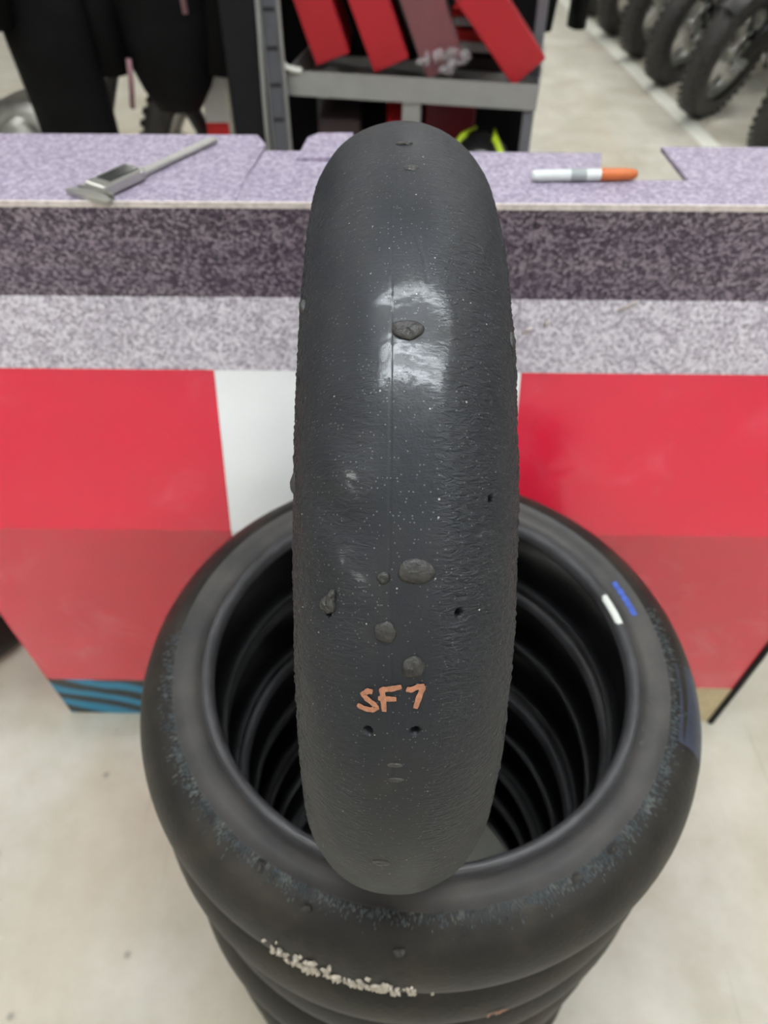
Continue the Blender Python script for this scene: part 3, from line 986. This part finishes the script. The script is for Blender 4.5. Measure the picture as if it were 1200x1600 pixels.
jacket(-.640, 2.555, .170, 1.62, .70, 'black jacket with dusty pink piping hanging left of the black panel')
trousers(-.955, 2.467, .250, 1.66, .38, 'long black trousers hanging left of the piped jacket', 0, legs=1)
jacket(-1.17, 2.407, .115, 1.62, .87, 'short black jacket at the left edge of the rail', 0, False)

stand = thing('garment_stand', 'single-pole garment stand behind the shelf rack', 'stand', (.33, 3.35, 0))
MB().tube([(0, 0, .01), (0, 0, 1.78)], .016, 10).build('pole', 'steel', stand, True)
MB().box((0, 0, .011), (.34, .34, .022), None, .004).build('base', 'steel', stand)
MB().tube([(0, 0, 1.78), (.52, .07, 1.78)], .012, 10).build('arm', 'steel', stand, True)
trousers(.685, 3.40, .075, 1.66, .73, 'black trousers hanging to the right of the shelf rack', R(6), gap=.02, group='black garments on the rail')

# ------------------------------------------------------------------ motorcycles
def motorcycle(label, loc, rot, body='bike_black', group='motorcycles parked along the white line'):
    """front wheel stands on the origin, the bike runs back along +x"""
    t = thing('motorcycle', label, 'motorcycle', loc, 0, group)
    t.rotation_euler = rot
    WR, WT = .345, .072
    def wheel(cx, nm, wt):
        tp = []
        for i in range(17):
            a = R(-125 + 250 * i / 16)
            tp.append((WR - wt + wt * math.cos(a), wt * .95 * math.sin(a)))
        w = MB().lathe(tp, 56, 'Y', (cx, 0, WR)).build(nm, 'bike_tyre', t, True)
        # tread blocks across the crown
        mb = MB()
        for k in range(44):
            a = 2 * math.pi * k / 44
            rot_ = Matrix.Rotation(-a, 3, 'Y')
            for s in (-1, 0, 1):
                off = R(2.5) * (s % 2)
                p = Vector((math.cos(a + off), 0, math.sin(a + off))) * (WR - .002 - .012 * abs(s)) + Vector((cx, s * wt * .58, WR))
                mb.box(p, (.008, wt * .48, .026), Matrix.Rotation(-(a + off), 3, 'Y') @ Matrix.Rotation(R(-33 * s), 3, 'Z'), .001)
        mb.build('tread_blocks', 'bike_tyre', w)['kind'] = 'stuff'
        rim = MB().lathe([(WR - wt * 1.62, -.036), (WR - wt * 1.5, -.034), (WR - wt * 1.75, -.014), (WR - wt * 1.75, .014), (WR - wt * 1.5, .034), (WR - wt * 1.62, .036), (WR - wt * 2.0, .022), (WR - wt * 2.05, -.022)], 48, 'Y', (cx, 0, WR), True).build('rim', 'alloy', t, True)
        mb = MB()
        for k in range(18):
            a = 2 * math.pi * k / 18
            s = 1 if k % 2 else -1
            mb.tube([(cx + .035 * math.cos(a + .5 * s), s * .028, WR + .035 * math.sin(a + .5 * s)), (cx + (WR - wt * 1.9) * math.cos(a), 0, WR + (WR - wt * 1.9) * math.sin(a))], .0024, 5)
        mb.build('spokes', 'chrome', rim, True)['kind'] = 'stuff'
        MB().lathe([(0, -.06), (.03, -.06), (.034, -.045), (.024, -.03), (.024, .03), (.034, .045), (.03, .06), (0, .06)], 20, 'Y', (cx, 0, WR)).build('hub', 'alloy', t, True)
        d = MB().lathe([(.075, -.066), (.138, -.066), (.138, -.061), (.075, -.061)], 36, 'Y', (cx, 0, WR), True).build('brake_disc', 'chrome', t, True)
        MB().box((cx + .10, -.064, WR + .07), (.05, .034, .085), Matrix.Rotation(R(-35), 3, 'Y'), .006).build('brake_caliper', 'bike_black', d)
    wheel(0, 'front_tyre', .072)
    wheel(1.42, 'rear_tyre', .078)
    for s in (-1, 1):
        f = MB().tube([(0, s * .095, WR), (.14, s * .095, .62)], [.028, .030], 14).build('fork_leg', 'bike_black', t, True)
        MB().tube([(.12, s * .095, .58), (.29, s * .095, 1.0)], .021, 14).build('fork_tube', 'chrome', f, True)
        MB().box((.01, s * .10, WR + .02), (.03, .036, .14), Matrix.Rotation(R(24), 3, 'Y'), .006).build('fork_guard', 'alloy', f)
    # front mudguard
    mb = MB()
    for i in range(13):
        a = R(38 + 100 * i / 12)
        for j in range(5):
            y = -.058 + .029 * j
            r = WR + .035 - .010 * abs(j - 2)
            mb.v.append((r * math.cos(a), y, WR + r * math.sin(a)))
    for i in range(12):
        for j in range(4):
            mb.f.append((i * 5 + j, i * 5 + j + 1, i * 5 + j + 6, i * 5 + j + 5))
    mb.build('front_mudguard', body, t, True)
    MB().box((.24, 0, .90), (.05, .26, .035), Matrix.Rotation(R(-24), 3, 'Y'), .006).build('fork_yoke', 'bike_black', t)
    MB().tube([(.40, -.36, 1.06), (.33, -.20, 1.10), (.30, 0, 1.05), (.33, .20, 1.10), (.40, .36, 1.06)], .013, 10).build('handlebar', 'bike_black', t, True)
    MB().lathe([(0, -.05), (.06, -.045), (.08, 0), (.075, .03), (0, .035)], 24, 'X', (.16, 0, .95)).build('headlamp', 'chrome', t, True)
    MB().tube([(.30, 0, .95), (.42, 0, .62), (.55, 0, .28), (.95, 0, .26), (1.05, 0, .55), (1.42, 0, .36)], .024, 10).build('frame', 'bike_black', t, True)
    e = MB().box((.74, 0, .40), (.34, .26, .24), None, .03).build('engine', 'alloy', t, True)
    MB().lathe([(0, -.15), (.085, -.15), (.095, -.13), (.095, .13), (.085, .15), (0, .15)], 28, 'Y', (.80, 0, .38)).build('engine_cover', 'alloy', e, True)
    mb = MB()
    for k in range(6):
        mb.box((.60, 0, .50 + k * .026), (.16, .19, .010), Matrix.Rotation(R(-10), 3, 'Y'), .002)
    mb.build('cylinder_fins', 'alloy', e)
    MB().tube([(.53, .06, .56), (.44, .10, .46), (.50, .14, .27), (.80, .16, .22), (1.1, .17, .28), (1.62, .18, .42)], [.020, .020, .022, .024, .040, .048], 12).build('exhaust', 'chrome', t, True)
    MB().lump((.62, 0, .84), (.25, .14, .13), None, 24, 12, .03, 4).build('fuel_tank', body, t, True)
    MB().lump((1.12, 0, .83), (.38, .13, .06), None, 22, 10, .02, 6).build('seat', 'helmet_black', t, True)
    MB().lump((1.52, 0, .78), (.26, .09, .035), None, 18, 8, .02, 7).build('rear_mudguard', body, t, True)
    MB().tube([(.82, -.13, .30), (.74, -.30, .012)], .010, 8).build('side_stand', 'bike_black', t, True)
    MB().tube([(.72, -.14, .28), (.70, -.22, .27)], .012, 8).build('foot_peg', 'bike_black', t, True)
    MB().tube([(.72, .14, .28), (.70, .22, .27)], .012, 8).build('foot_peg', 'bike_black', t, True)
    return t
# diagonal parking: rear points away to the right, leaning on the side stand
YAW, LEANB = R(42), R(13)
def bike_rot(yaw, lean):
    return (Matrix.Rotation(yaw, 3, 'Z') @ Matrix.Rotation(lean, 3, 'X')).to_euler()
spots = [((2.02, 4.10), 'nearest to the counter'), ((1.84, 4.72), 'second from the counter'), ((1.80, 5.32), 'third from the counter'), ((1.78, 5.92), 'fourth from the counter'), ((1.74, 6.50), 'fifth from the counter'), ((1.70, 7.10), 'farthest from the counter')]
first = None
for (x, y), wd in spots:
    lab = 'black motorcycle parked by the white floor line, ' + wd
    if first is None:
        first = motorcycle(lab, (x, y, .0), bike_rot(YAW, LEANB))
    else:
        dup(first, (x, y, .0), bike_rot(YAW, LEANB), lab, 'motorcycles parked along the white line')
mo = motorcycle('red and silver motorcycle standing behind the hanging black garments', (-.64, 3.15, 0), bike_rot(R(172), R(4)), 'bike_red', None)
